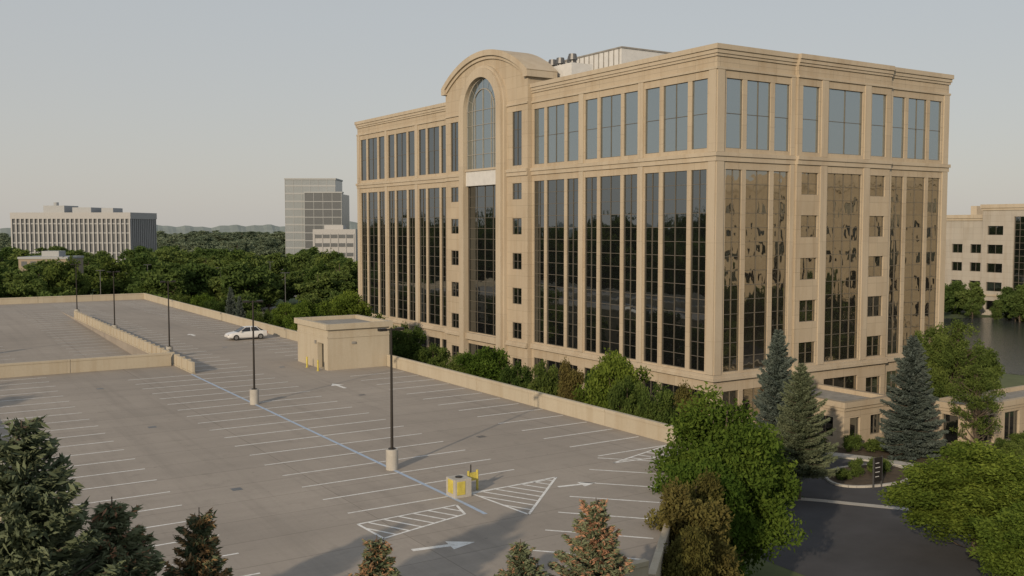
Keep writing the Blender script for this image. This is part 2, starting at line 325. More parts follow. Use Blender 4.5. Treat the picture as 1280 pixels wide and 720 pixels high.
HAZ=stone('hazy_limestone',(.40,.37,.32))
office('neighbouring_office_building',205,238,92,128,24.2,6.0,3.6,wallm=HAZ)
office('neighbouring_office_building',207,236,128.5,142,22,4.5,2.6,tall=False,wallm=HAZ)
office('neighbouring_office_building',138,175,-44,46,27,6.5,3.0,tall=True)
def rot_building(name,cx,cy,ang,builder):
    e=empty(name,(cx,cy,0)); e.rotation_euler=(0,0,ang); builder(e); return e
FW=simple('far_white_fins',(.38,.38,.38),.7,0,.05); FG=simple('far_dark_glass',(.095,.105,.115),.3,0,.1); FT=simple('far_grey_glass',(.24,.27,.29),.3,0,.1,.05); FB=simple('far_band',(.32,.335,.345),.6,0,.05); FTAN=simple('far_tan_wall',(.3,.25,.19),.8,0,.05)
def b_white(e):
    g=Geo(); w,d,h=25.5,13,25.2
    g.box(-w+.6,w-.6,-d+.6,d-.6,0,h-1,1); g.box(-w,w,-d,d,h-2.6,h,0)
    n=26
    for i in range(n+1):
        x=-w+.5+(2*w-1)*i/n; g.box(x-.3,x+.3,-d,-d+.58,0,h-2.6,0)
    for i in range(14):
        y=-d+1+(2*d-2)*i/13; g.box(w-.58,w,y-.3,y+.3,0,h-2.6,0); g.box(-w,-w+.58,y-.3,y+.3,0,h-2.6,0)
    for z in (4.5,8.6,12.7,16.8,20.6): g.box(-w+.5,w-.5,-d+.4,-d+.6,z-.25,z+.25,2)
    g.box(-15,-6,-6,6,h,h+3.0,2); g.box(-2,6,-7,6,h,h+2.2,2); g.box(9,14,-4,5,h,h+2,2); g.cyl(-11,-3,h+3.0,h+4.4,1,1,10,2)
    g.obj('structure',[FW,FG,FB],e)
rot_building('distant_white_office_building',74,452,math.radians(-36),b_white)
def b_tower(e):
    g=Geo()
    g.box(-15,11,-8,14,0,43.5,0); g.box(-4,15,-13,-8.01,0,36.5,1); g.box(11.01,15,-8,12,0,36,1)
    for k in range(10):
        z=4+k*4
        g.box(-15.1,11.05,-8.1,-8.02,z,z+.8,2)
        if z<36: g.box(-4.1,15.1,-13.1,-13,z,z+.35,2)
    for k in range(7): x=-15+k*4.3; g.box(x-.12,x+.12,-8.14,-8.1,0,43.5,2)
    for k in range(5): x=-4+k*4.7; g.box(x-.12,x+.12,-13.16,-13.1,0,36.5,2)
    g.box(-15.3,11.3,-8.3,14.3,43.5,44.3,2); g.box(-4.3,15.3,-13.3,-8.3,36.5,37.2,2)
    g.obj('structure',[FT,FG,FB],e)
rot_building('distant_glass_tower',194,493,math.radians(-32),b_tower)
def b_low(e):
    g=Geo(); g.box(-9,9,-7,7,0,18.3,0)
    for z in (3,7,11,14.6): g.box(-8.4,8.4,-7.15,-7,z,z+1.5,1); g.box(-9.15,-9,-6,6,z,z+1.5,1)
    for k in range(6): g.box(-8.4+k*3.3,-8.1+k*3.3,-7.25,-7.15,2,16.5,0)
    g.box(-5,3,-3,4,18.3,20,0); g.obj('structure',[FW,FG],e)
rot_building('distant_low_office_building',164,394,math.radians(-34),b_low)
def b_tan(e):
    g=Geo(); g.box(-7,7,-6,6,0,10,0); g.box(-7.2,7.2,-6.2,6.2,10,10.6,1)
    for z in (1.5,5,7.9): 
        for k in range(5): g.box(-6.2+k*2.6,-4.6+k*2.6,-6.05,-6,z,z+1.4,2)
    g.box(-2,3,-2,3,10.6,12.2,1); g.obj('structure',[FTAN,FB,FG],e)
rot_building('distant_tan_building',43,322,math.radians(-30),b_tan)
# ------------------------------------------------------------------ ground
g=Geo(); g.quad((-4000,-4000,0),(4000,-4000,0),(4000,4000,0),(-4000,4000,0)); g.obj('ground',[GROUND])
hv=Geo(); n=260
def hz(a): return 15+4*math.sin(a*7)+2.5*math.sin(a*23+1)+1.6*math.sin(a*61)+1.2*math.sin(a*173)+.9*math.sin(a*401)
for k in range(n*6):
    a=2*math.pi*k/(n*6); b=2*math.pi*(k+1)/(n*6); r=1500
    hv.quad((r*math.cos(a),r*math.sin(a),0),(r*math.cos(b),r*math.sin(b),0),((r+120)*math.cos(b),(r+120)*math.sin(b),hz(b)+5),((r+120)*math.cos(a),(r+120)*math.sin(a),hz(a)+5))
HILL=simple('hazy_wooded_hills',(.22,.255,.24),1,0,.12,.02,fine=.1); hv.obj('hills',[HILL])  # distance haze painted into the pale hill colour
g=Geo()
pts=[(124,80),(128,62),(150,50),(190,45),(240,60),(250,85),(214,116),(186,128),(160,124),(135,100)]
g.poly([(x,y,.03) for x,y in pts]); g.obj('pond',[WATER])
g=Geo(); g.poly([(x,y,.008) for x,y in ((42,-40),(120,-40),(120,40),(76,44),(70.5,47),(67.5,54.3),(60,56),(50,50),(43,40))]); g.obj('driveway',[ASPH])
def ribbon(Gm,pts,w,z0,z1,m=0):
    for i in range(len(pts)-1):
        (x0,y0),(x1,y1)=pts[i],pts[i+1]; L=math.hypot(x1-x0,y1-y0)
        O=(x0,y0); T=((x1-x0)/L,(y1-y0)/L); Nn=(-T[1],T[0]); Gm.obox(O,T,Nn,0,L,-w/2,w/2,z0,z1+.0015*(i%2),m)
def smooth(pts,n=8):
    out=[]
    for i in range(len(pts)-1):
        p0=pts[max(i-1,0)];p1=pts[i];p2=pts[i+1];p3=pts[min(i+2,len(pts)-1)]
        for k in range(n):
            t=k/n; out.append(tuple(.5*((2*p1[j])+(-p0[j]+p2[j])*t+(2*p0[j]-5*p1[j]+4*p2[j]-p3[j])*t*t+(-p0[j]+3*p1[j]-3*p2[j]+p3[j])*t**3) for j in (0,1)))
    out.append(pts[-1]); return out
g=Geo(); ribbon(g,smooth([(58,58),(66,57),(69,53),(71,47.5),(76,44.5),(86,42.5),(110,41)]),1.3,.0,.14); g.obj('pavement',[CONC])
g=Geo(); ribbon(g,smooth([(48,51.5),(54,48.5),(58,43.5),(62,38),(70,33)]),.7,0,.02); g.obj('concrete_gutter',[CONC])
isl=[(64.5+4.2*math.cos(a)*(1+.12*math.sin(2*a)),49.2+2.7*math.sin(a)) for a in [2*math.pi*k/36 for k in range(37)]]
g=Geo(); ribbon(g,isl,.22,0,.16); g.poly([(x,y,.1) for x,y in isl[:-1]],1); g.obj('planted_island',[CONC,MULCH])
g=Geo(); g.poly([(x,y,.02) for x,y in ((60,58.6),(66.5,58),(70,54),(72,49),(77,46.2),(98,44.5),(100,65.4),(60,65.4))]); g.poly([(x,y,.02) for x,y in ((41,43),(60,57),(63.6,60),(63.6,144),(41,184))]); g.obj('planting_bed',[MULCH])
g=Geo(); g.box(-200,400,214,226,0,.02); g.box(-200,140,262,288,0,.015); g.box(120,132,226,900,0,.012); g.box(-200,400,420,436,0,.012); g.obj('road',[simple('old_asphalt',(.22,.21,.195),.9)])
# ------------------------------------------------------------------ parking garage
D=6.5; GA=empty('parking_garage')
xL,xR,yN,yF=5.0,39.6,27.0,184.0; xM=23.0; yW=94.5; yE=165.0
g=Geo()
g.poly([(xL,yN,D),(23.2,yN,D),(xR,42.3,D),(xR,yW,D),(xL,yW,D)]); g.quad((xM,yW,D),(xR,yW,D),(xR,yF,D),(xM,yF,D)); g.quad((xL,yE,D),(xM,yE,D),(xM,yF,D),(xL,yF,D))
g.quad((xL,yW,D-1.5),(xM,yW,D-1.5),(xM,yE,D),(xL,yE,D)); g.quad((xL,yW,D-1.8),(xM,yW,D-1.8),(xM,yW,D),(xL,yW,D)); g.quad((xM,yW,D-1.8),(xM,yE,D-1.8),(xM,yE,D),(xM,yW,D))
g.obj('top_deck',[DECK],GA)
g=Geo()
def pwall(a,b,z0,z1,w=.22,panel=9.1):
    L=math.hypot(b[0]-a[0],b[1]-a[1]); T=((b[0]-a[0])/L,(b[1]-a[1])/L); Nn=(-T[1],T[0]); n=max(1,round(L/panel))
    for i in range(n):
        g.obox(a,T,Nn,L*i/n+.02,L*(i+1)/n-.02,-w/2,w/2,z0,z1+random.choice((0,0,.02)))
        g.obox(a,T,Nn,L*i/n+.03,L*(i+1)/n-.03,-w/2-.04,w/2+.04,z1-.16,z1+.04)
pwall((xR,42.3),(xR,83.4),0,D+1.05); pwall((xR,91.2),(xR,yF),0,D+1.05)
pwall((23.3,yN),(xR-.1,42.2),0,D+.3); pwall((xL,yN),(23.1,yN),0,D+.9); pwall((xL,yF),(xL,yN),0,D+.5); pwall((xR,yF),(xL,yF),0,D+1.05)
pwall((xL+.2,yW),(xM-.4,yW),D,D+1.2)
g.obj('parapet_walls',[PRE],GA,bevel=.02)
g=Geo()
y=88.2
while y<150:
    g.box(xM-.12,xM+.12,y,y+1.55,D+.12,D+1.02); g.box(xM-.2,xM+.2,y+1.55,y+1.85,D,D+1.12); y+=1.95
g.box(xM-.16,xM+.16,88.2,y,D,D+.1)
g.obj('ramp_barrier',[PRE],GA,bevel=.015)
g=Geo(); z=D+.004
def line(x0,y0,x1,y1,w=.12,m=0,zz=None,zz1=None):
    L=math.hypot(x1-x0,y1-y0); nx,ny=-(y1-y0)/L*w/2,(x1-x0)/L*w/2; a=zz or z; b=zz1 or a
    g.quad((x0+nx,y0+ny,a),(x0-nx,y0-ny,a),(x1-nx,y1-ny,b),(x1+nx,y1+ny,b),m)
def stall(x0,x1,y,w=.12,zz=None):
    line(x0+random.uniform(-.12,.12),y+random.uniform(-.03,.03),x1+random.uniform(-.12,.12),y+random.uniform(-.03,.03),w,0,zz)
sp=2.72
y=41.2
while y<87.5: stall(17.4,28.3,y); y+=sp
y=44.0
while y<182:
    if not 81.5<y<92.5: stall(34.0,39.3,y)
    y+=sp
y=33
while y<94: stall(5.6,11.6,y); y+=sp
y=90
while y<182: stall(23.4,28.3,y); y+=sp
y=97
while y<164:
    zr=D-1.5+1.5*(y-yW)/(yE-yW)+.012; stall(17.4,22.6,y,.12,zr); stall(5.6,11.6,y,.12,zr); y+=sp
line(22.75,39.5,22.75,88,.2,1,z+.004)
line(22.7,37.7,22.75,39.5,.2,1,z+.004)
def hatch(P,n):
    k=len(P)
    for i in range(k): line(*P[i],*P[(i+1)%k],.13,0,z+.004)
    lo,hi=min(p[0]+p[1]*.5 for p in P),max(p[0]+p[1]*.5 for p in P)
    for j in range(1,n):
        c=lo+(hi-lo)*j/n; pts=[]
        for i in range(k):
            p,q=P[i],P[(i+1)%k]; a,b=p[0]+p[1]*.5-c,q[0]+q[1]*.5-c
            if a*b<0: s=a/(a-b); pts.append((p[0]+(q[0]-p[0])*s,p[1]+(q[1]-p[1])*s))
        if len(pts)>=2: line(*pts[0],*pts[1],.12,0,z)
hatch([(23.9,41.0),(29.2,41.4),(24.3,36.6)],9)
hatch([(17.2,39.4),(22.3,39.7),(21.9,38.2),(17.3,37.0)],8)
hatch([(33.6,42.2),(39.2,44),(38.6,41.7)],7)
dx,dy=(xR-23.3)/22.2,(42.2-27)/22.2
s=2.5
while s<20:
    bx,by=23.3+dx*s-dy*.5,27+dy*s+dx*.5; line(bx,by,bx-dy*4.6,by+dx*4.6); s+=2.72
def arrow(x,y,ang,sc=1):
    c,s_=math.cos(ang),math.sin(ang)
    def T(u,v): return (x+(u*c-v*s_)*sc,y+(u*s_+v*c)*sc,z)
    g.quad(T(-1.3,-.14),T(.3,-.14),T(.3,.14),T(-1.3,.14)); g.poly([T(.3,-.55),T(1.4,0),T(.3,.55)])
arrow(29.2,39.6,math.radians(-10),.8); arrow(18.9,34.8,math.radians(-10),1.0); arrow(31.2,75,math.radians(90)); arrow(31.2,120,math.radians(90))
g.obj('painted_markings',[PW,PB],GA)
g=Geo()
for x,y in ((14.5,48),(14.5,66),(14.5,84),(31,52),(31,70),(31,88),(31,106),(31,130)): g.box(x-.25,x+.25,y-.25,y+.25,D,D+.006)
g.obj('deck_drains',[GREYM],GA)
ST=empty('stair_tower'); w=Geo();gg=Geo();mm=Geo()
facade(w,gg,mm,(33.7,83.5),(0,1),(-1,0),7.6,D,D+3.75,[(1.0,2.5,D+.02,D+2.35,1,1)],.5)
facade(w,gg,mm,(33.7,83.5),(1,0),(0,-1),6.1,D,D+3.75,[],.3)
w.quad((39.8,83.5,0),(39.8,91.1,0),(39.8,91.1,D+3.75),(39.8,83.5,D+3.75)); w.quad((33.7,91.1,D),(39.8,91.1,D),(39.8,91.1,D+3.75),(33.7,91.1,D+3.75))
for (a,b,c,d) in ((33.45,40.05,83.25,83.65),(33.45,40.05,90.95,91.35),(33.45,33.85,83.65,90.95),(39.65,40.05,83.65,90.95)): w.box(a,b,c,d,D+3.7,D+4.2)
w.quad((33.8,83.6,D+3.85),(39.7,83.6,D+3.85),(39.7,91,D+3.85),(33.8,91,D+3.85),1)
w.box(33.65,33.7,83.47,91.1,D+2.9,D+3.05); w.box(33.65,39.8,83.45,83.5,D+2.9,D+3.05)
w.box(33.6,33.69,86.2,86.5,D+2.2,D+2.5,1); w.box(36,36.4,83.4,83.5,D+2.3,D+2.5,1)
w.obj('walls',[PRE,ROOF],ST); gg.obj('door_glass',[GL],ST); mm.obj('door_frame',[MUL],ST)
def bollard(x,y):
    g=Geo(); g.cyl(x,y,D,D+.95,.08,.08,12); g.cyl(x,y,D+.95,D+1.0,.08,.04,12); g.cyl(x,y,D,D+.03,.14,.14,12); g.obj('bollard',[YEL])
for p in ((32.9,83.9),(32.9,86.6)): bollard(*p)
g=Geo(); g.box(22.75,23.65,40.6,41.5,D,D+.9); g.box(22.85,23.3,40.58,40.6,D+.15,D+.8,1); g.box(22.73,22.75,40.8,41.3,D+.2,D+.85,1); g.cyl(23.2,41.05,D+.9,D+.95,.18,.18,10,2)
g.obj('concrete_pedestal',[CONC,YEL,DARKM],bevel=.02)
g=Geo()
for x in (24.0,24.5): g.cyl(x,41.5,D,D+1.0,.06,.06,10,0)
g.box(24.0,24.5,41.47,41.53,D+.5,D+.9,0); g.cyl(24.25,41.7,D,D+1.25,.03,.03,8,1)
g.obj('yellow_barrier_posts',[YEL,DARKM])
def lamp(x,y,h=7.6):
    g=Geo(); g.cyl(x,y,D,D+1.1,.33,.33,24,0); g.cyl(x,y,D+1.1,D+1.15,.2,.2,12,1); g.cyl(x,y,D+1.1,D+h,.08,.055,12,1)
    g.box(x-.4,x+.4,y-.03,y+.03,D+h-.12,D+h-.04,1)
    for s in (-1,1):
        a,b=sorted((x+s*.3,x+s*.72)); g.box(a,b,y-.15,y+.15,D+h-.13,D+h+.01,1)
    g.obj('street_lamp',[CONC,DARKM])
for p in ((22.75,47.5),(22.75,70.6),(23.9,100.5),(23.6,126),(23.6,153),(8.2,120),(8.2,160)): lamp(*p)
g=Geo(); sx,sy=62.2,46.6
g.box(sx-.45,sx+.45,sy-.05,sy+.05,.5,2.3,0); g.box(sx-.5,sx-.45,sy-.06,sy+.06,0,2.35,1); g.box(sx+.45,sx+.5,sy-.06,sy+.06,0,2.35,1)
for k in range(4): g.box(sx-.32,sx+.1+.06*(k%3),sy-.062,sy-.05,.85+k*.34,.9+k*.34,2)
g.obj('directory_sign',[DARKM,GREYM,WHITEP])
# ------------------------------------------------------------------ cars
CARW=simple('white_car_paint',(.7,.7,.7),.25,0,.02); CARD=simple('dark_car_paint',(.05,.055,.07),.25,.2,.02); CARS=simple('silver_car_paint',(.35,.36,.37),.3,.4,.02)
CGL=glassm('car_glass',(.05,.055,.06),.6,.04,0); TYRE=simple('tyre',(.02,.02,.02),.9); HUB=simple('wheel_hub',(.4,.4,.4),.35,.8,.05); TAIL=simple('tail_light',(.35,.02,.02),.3)
def car(name,x,y,z,ang,paint):
    e=empty(name,(x,y,z)); e.rotation_euler=(0,0,ang)
    g=Geo()
    st=[(-2.32,.42,.78,.68),(-2.22,.3,.93,.8),(-1.75,.24,1.0,.87),(-.9,.22,1.0,.9),(.5,.22,.97,.9),(1.2,.24,.92,.89),(1.85,.26,.82,.86),(2.2,.3,.7,.78),(2.32,.38,.58,.66)]
    rings=[]
    for (sx,zb,zt,hw) in st:
        mz=zb+(zt-zb)*.55
        rings.append([(sx,y_,z_) for y_,z_ in ((hw*.9,zb),(hw,zb+.12),(hw*1.0,mz),(hw*.93,zt-.04),(hw*.82,zt))]+[(sx,-y_,z_) for y_,z_ in ((hw*.82,zt),(hw*.93,zt-.04),(hw,mz),(hw,zb+.12),(hw*.9,zb))])
    for i in range(len(rings)-1):
        for k in range(10):
            j=(k+1)%10; g.quad(rings[i][k],rings[i+1][k],rings[i+1][j],rings[i][j],0)
    g.poly(rings[0],0); g.poly(rings[-1],0)
    bt=[(-1.95,.70),(-1.2,.78),(.3,.78),(1.18,.72)]; rf=[(-1.2,.5),(-.85,.6),(.0,.6),(.32,.54)]
    for s in (-1,1):
        for i in range(3):
            g.quad((bt[i][0],s*bt[i][1],.94),(bt[i+1][0],s*bt[i+1][1],.94),(rf[i+1][0],s*rf[i+1][1],1.42),(rf[i][0],s*rf[i][1],1.42),1)
    g.quad((bt[0][0],-.7,.95),(bt[0][0],.7,.95),(rf[0][0],.5,1.42),(rf[0][0],-.5,1.42),1); g.quad((1.18,-.72,.92),(1.18,.72,.92),(.32,.54,1.42),(.32,-.54,1.42),1)
    g.poly([(x_,y_*1.02,1.425) for x_,y_ in rf]+[(x_,-y_*1.02,1.425) for x_,y_ in reversed(rf)],0); g.box(-1.0,.2,-.52,.52,1.42,1.46,0)
    for s in (-1,1):
        for (xb,xt,yb,yt) in ((-1.5,-1.05,.76,.57),(-.35,-.35,.79,.61),(1.0,.25,.745,.56)):
            g.quad((xb-.05,s*(yb+.012),.95),(xb+.05,s*(yb+.012),.95),(xt+.04,s*(yt+.012),1.425),(xt-.04,s*(yt+.012),1.425),0)
        g.box(.75,.95,s*.92-.07,s*.92+.07,.92,1.04,0)
        g.box(-2.3,-2.2,s*.6-.16,s*.6+.16,.68,.84,2); g.box(2.14,2.27,s*.56-.16,s*.56+.16,.56,.68,3)
    g.obj('body',[paint,CGL,TAIL,HUB],e,bevel=0)
    w=Geo()
    for wx in (-1.42,1.4):
        for s in (-1,1):
            n=18
            for r,o,mi in ((.33,.90,0),(.2,.915,1)):
                w.poly([(wx+r*math.cos(2*math.pi*k/n),s*o,.33+r*math.sin(2*math.pi*k/n)) for k in range(n)],mi)
            for k in range(n):
                a,b=2*math.pi*k/n,2*math.pi*(k+1)/n
                w.quad((wx+.33*math.cos(a),s*.9,.33+.33*math.sin(a)),(wx+.33*math.cos(b),s*.9,.33+.33*math.sin(b)),(wx+.33*math.cos(b),s*.68,.33+.33*math.sin(b)),(wx+.33*math.cos(a),s*.68,.33+.33*math.sin(a)),0)
    w.obj('wheels',[TYRE,HUB],e)
car('parked_car',35.3,112.2,D,math.pi,CARW)
for x,y,a,p in ((60,150,1.5,CARW),(57,162,1.5,CARD),(66,175,0,CARW),(70,186,0,CARS),(52,220,0,CARW),(95,218,0,CARD),(75,222,3.1,CARS)): car('parked_car' if y<200 else 'moving_car',x,y,.03,a,p)
g=Geo(); g.box(54,76,146,196,0,.022); g.obj('car_park',[simple('car_park_asphalt',(.2,.19,.18),.9)])
def glamp(x,y):
    g=Geo(); g.cyl(x,y,0,.8,.3,.3,12,0); g.cyl(x,y,.8,10,.1,.07,8,1); g.box(x-.9,x+.9,y-.1,y+.1,9.9,10.05,1); g.obj('street_lamp',[CONC,GREYM])
for p in ((40,228),(66,228),(92,228),(118,228),(56,256),(88,258),(30,256),(70,196)): glamp(*p)
# ------------------------------------------------------------------ vegetation
def rhombs(c,L,Wd,updir=None,spread=1.0):
    n=len(c); a=rng.normal(size=(n,3)); 
    if updir is not None: a=a*spread+updir
    a/=np.linalg.norm(a,axis=1,keepdims=True)+1e-9
    b=rng.normal(size=(n,3)); b-=a*np.sum(a*b,axis=1,keepdims=True); b/=np.linalg.norm(b,axis=1,keepdims=True)+1e-9
    L=L[:,None];Wd=Wd[:,None]
    v=np.stack([c-a*L,c+b*Wd-a*L*.15,c+a*L,c-b*Wd-a*L*.15],axis=1); return v.reshape(-1,3)
def tube(V,F,pts,rad,n=6):
    base=len(V)
    for i,(p,r) in enumerate(zip(pts,rad)):
        d=Vector(pts[min(i+1,len(pts)-1)])-Vector(pts[max(i-1,0)]); d.normalize(); u=d.orthogonal().normalized(); w=d.cross(u)
        for k in range(n):
            a=2*math.pi*k/n; V.append(tuple(Vector(p)+u*(r*math.cos(a))+w*(r*math.sin(a))))
    for i in range(len(pts)-1):
        for k in range(n):
            j=(k+1)%n; F.append((base+i*n+k,base+i*n+j,base+(i+1)*n+j,base+(i+1)*n+k))
def treemesh(name,V,F,leafv,tint,mats):
    nv=len(V); nl=len(leafv)//4
    allv=np.concatenate([np.array(V,dtype=float).reshape(-1,3),leafv]) if nv else leafv
    idx=np.concatenate([np.array(F,dtype=np.int32).reshape(-1),np.arange(nl*4,dtype=np.int32)+nv])
    nf=len(F)+nl
    me=bpy.data.meshes.new(name); me.vertices.add(len(allv)); me.vertices.foreach_set('co',allv.astype(np.float32).ravel())
    me.loops.add(nf*4); me.loops.foreach_set('vertex_index',idx); me.polygons.add(nf)
    me.polygons.foreach_set('loop_start',np.arange(nf,dtype=np.int32)*4)
    for m in mats: me.materials.append(m)
    mi=np.zeros(nf,dtype=np.int32); mi[len(F):]=1; me.polygons.foreach_set('material_index',mi)
    at=me.attributes.new('tint','FLOAT','FACE'); at.data.foreach_set('value',np.concatenate([np.zeros(len(F)),tint]).astype(np.float32))
    me.update(); me.validate(); return me
def deciduous(name,H,R,cb,ncl,nleaf,ls,mat,clr=(.16,.3),egg=.0,limbs=34):
    V=[];F=[]
    cz=(H+cb)/2; hz_=(H-cb)/2
    d=rng.normal(size=(ncl,3)); d/=np.linalg.norm(d,axis=1,keepdims=True); r=rng.random(ncl)**.4
    p1,p2,p3=rng.random(3)*6.28; az=np.arctan2(d[:,1],d[:,0])
    lump=1+.15*np.sin(3*az+p1)+.11*np.sin(5*d[:,2]+p2)+.08*np.sin(7*az+4*d[:,2]+p3)
    cen=d*(r*lump*.84)[:,None]*np.array([R,R,hz_]); 
    cen[:,:2]*=(1-egg*(cen[:,2:3]/hz_)); cen[:,2]+=cz
    cr=R*(clr[0]+rng.random(ncl)**1.5*(clr[1]-clr[0]))
    w=cr**2; k=rng.choice(ncl,size=nleaf,p=w/w.sum())
    dd=rng.normal(size=(nleaf,3)); dd/=np.linalg.norm(dd,axis=1,keepdims=True); rr=cr[k]*(.3+1.0*rng.random(nleaf)**.8)
    P=cen[k]+dd*rr[:,None]*np.array([1,1,.8])+rng.normal(size=(nleaf,3))*R*.03
    L=ls*(.6+.7*rng.random(nleaf)); lv=rhombs(P,L,L*.5,updir=dd*.8,spread=.9)
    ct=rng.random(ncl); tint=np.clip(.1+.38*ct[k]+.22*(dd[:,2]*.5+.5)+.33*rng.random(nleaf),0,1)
    tr=[(0,0,0),(R*.02,0,max(cb*.7,.1)),(R*.04,-R*.03,cz*.9),(0,0,H*.86)]
    tube(V,F,tr,[H*.022,H*.018,H*.011,H*.003],8)
    for i in range(min(ncl,limbs)):
        q=cen[i]; z0=max(cb*.55,min(H*.75,q[2]-R*.5)); s=Vector((R*.02,0,z0)); e=Vector(q); m=(s+e)/2+Vector((0,0,-R*.05))
        tube(V,F,[tuple(s),tuple(m),tuple(e)],[H*.008,H*.005,H*.0015],5)
    return treemesh(name,V,F,lv,tint,[BARK,mat])
def conifer(name,H,R,nleaf,ls,mat,brown=0,z0=.05,tier=.03,droop=.3,ragged=.42):
    V=[];F=[]; tube(V,F,[(0,0,0),(0,0,H*.5),(0,0,H)],[H*.016,H*.009,H*.001],8)
    br=[]; z=z0
    while z<.985:
        nb=int(7+rng.integers(0,4)); a0=rng.random()*6.28
        for k in range(nb):
            a=a0+k*2*math.pi/nb+rng.normal()*.2
            L=R*((1-z)**.8)*(.68+ragged*1.1*rng.random())*(1+.14*math.sin(3*a+z*9))+.05*R*(1-z)**.3
            br.append((a,(z+rng.normal()*.008)*H,L,rng.random()))
        z+=tier*(.75+.5*rng.random())*(1.1-.5*z)
    br=np.array(br); w=br[:,2]**1.35+.02; k=rng.choice(len(br),size=nleaf,p=w/w.sum())
    s=rng.random(nleaf)**.62; a=br[k,0]; L=br[k,2]; zz=br[k,1]
    rad=L*s; lat=rng.normal(size=nleaf)*(.15*L*(1.1-s)+.03*R*.6)
    frac=zz/H
    up=(-droop+.75*frac)*rad+ .26*L*s**2 - np.abs(rng.normal(size=nleaf))*.09*(.3+L*.35)
    x=np.cos(a)*rad-np.sin(a)*lat; y=np.sin(a)*rad+np.cos(a)*lat; P=np.stack([x,y,zz+up],1)
    out=np.stack([np.cos(a),np.sin(a),.1+0*a],1)
    Ls=ls*(.6+.7*rng.random(nleaf)); lv=rhombs(P,Ls,Ls*.28,updir=out*1.3,spread=.6)
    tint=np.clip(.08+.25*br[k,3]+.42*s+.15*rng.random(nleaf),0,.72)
    if brown>0:
        cl=np.sin(P[:,0]*9+1)*np.sin(P[:,1]*9)*np.sin(P[:,2]*7)
        pb=np.clip((frac-.62)/.25,0,1)*brown*(.25+1.1*rng.random(len(br)))[k]*np.clip(.6+1.2*cl,0,1.3)*np.clip(s*1.5,0,1); sel=rng.random(nleaf)<pb; tint[sel]=.84+.16*rng.random(sel.sum())
    for i in range(0,len(br),2):
        A,Z,Lb,_=br[i]; f=Z/H
        tube(V,F,[(0,0,Z),(math.cos(A)*Lb*.9,math.sin(A)*Lb*.9,Z+(-droop+.75*f)*Lb*.9+.2*Lb)],[.012*R,.003*R],4)
    return treemesh(name,V,F,lv,tint,[BARK,mat])
LG=leafm('leaf_green',(.03,.052,.011),(.09,.14,.025),(.17,.23,.042),.4)
LG2=leafm('leaf_mid_green',(.032,.052,.017),(.082,.122,.031),(.14,.185,.048),.35)
LBr=leafm('leaf_bronze',(.05,.042,.018),(.12,.11,.036),(.17,.165,.05),.32)
LSp=leafm('needle_blue_green',(.03,.045,.04),(.08,.105,.09),(.155,.18,.155),.12)
LCo=leafm('needle_green_cones',(.03,.044,.024),(.085,.108,.062),(.15,.175,.105),.14,cone=(.34,.21,.12))
LFar=leafm('leaf_far',(.045,.075,.026),(.09,.135,.038),(.14,.19,.058),.35)
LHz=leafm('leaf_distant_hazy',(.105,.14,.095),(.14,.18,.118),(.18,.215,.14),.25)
P={}
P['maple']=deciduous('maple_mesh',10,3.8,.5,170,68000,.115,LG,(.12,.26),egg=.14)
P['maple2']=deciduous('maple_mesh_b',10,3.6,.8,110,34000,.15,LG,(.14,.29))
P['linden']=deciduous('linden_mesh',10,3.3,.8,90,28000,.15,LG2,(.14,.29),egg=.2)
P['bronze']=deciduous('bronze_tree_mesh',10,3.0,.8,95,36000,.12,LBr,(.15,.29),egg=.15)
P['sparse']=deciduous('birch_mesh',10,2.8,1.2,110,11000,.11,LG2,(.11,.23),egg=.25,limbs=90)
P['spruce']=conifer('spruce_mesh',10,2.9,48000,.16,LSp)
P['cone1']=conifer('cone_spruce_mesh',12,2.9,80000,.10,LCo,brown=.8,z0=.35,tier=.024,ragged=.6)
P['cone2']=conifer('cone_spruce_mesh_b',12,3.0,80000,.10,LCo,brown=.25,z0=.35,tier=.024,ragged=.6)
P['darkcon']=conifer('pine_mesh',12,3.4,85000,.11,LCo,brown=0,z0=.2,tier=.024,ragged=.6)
P['far1']=deciduous('far_tree_a',10,4.2,.6,60,5800,.34,LFar,(.14,.3))
P['far2']=deciduous('far_tree_b',10,3.6,.6,50,5200,.34,LFar,(.14,.3),egg=.25)
P['far3']=deciduous('far_tree_c',10,4.8,.5,64,5200,.38,LG2,(.14,.28))
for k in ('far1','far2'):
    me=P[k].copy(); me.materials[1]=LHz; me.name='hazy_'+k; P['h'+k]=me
P['bush']=deciduous('bush_mesh',1.2,.9,.05,26,3000,.07,LG2,(.2,.35))
dims={'maple':(10,3.8),'maple2':(10,3.6),'linden':(10,3.3),'bronze':(10,3.0),'sparse':(10,2.8),'spruce':(10,2.9),'cone1':(12,2.9),'cone2':(12,3.0),'darkcon':(12,3.4),'far1':(10,4.2),'far2':(10,3.6),'far3':(10,4.8),'bush':(1.2,.9),'hfar1':(10,4.2),'hfar2':(10,3.6)}
def plant(name,p,x,y,H,R,parent=None,z=0):
    o=bpy.data.objects.new(name,P[p]); COL.objects.link(o); o.location=(x,y,z); h,r=dims[p]
    o.scale=(R/r*(1+random.uniform(-.05,.05)),R/r,H/h); o.rotation_euler=(0,0,random.uniform(0,6.28))
    if parent: o.parent=parent
    return o
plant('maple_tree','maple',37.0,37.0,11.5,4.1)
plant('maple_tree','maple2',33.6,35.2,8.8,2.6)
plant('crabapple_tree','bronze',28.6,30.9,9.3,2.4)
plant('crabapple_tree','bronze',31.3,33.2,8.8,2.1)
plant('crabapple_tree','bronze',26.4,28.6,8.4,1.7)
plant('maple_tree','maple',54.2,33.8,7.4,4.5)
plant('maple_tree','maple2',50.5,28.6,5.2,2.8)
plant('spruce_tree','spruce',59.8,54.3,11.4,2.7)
plant('pine_tree','darkcon',54.8,47.6,9.8,2.8)
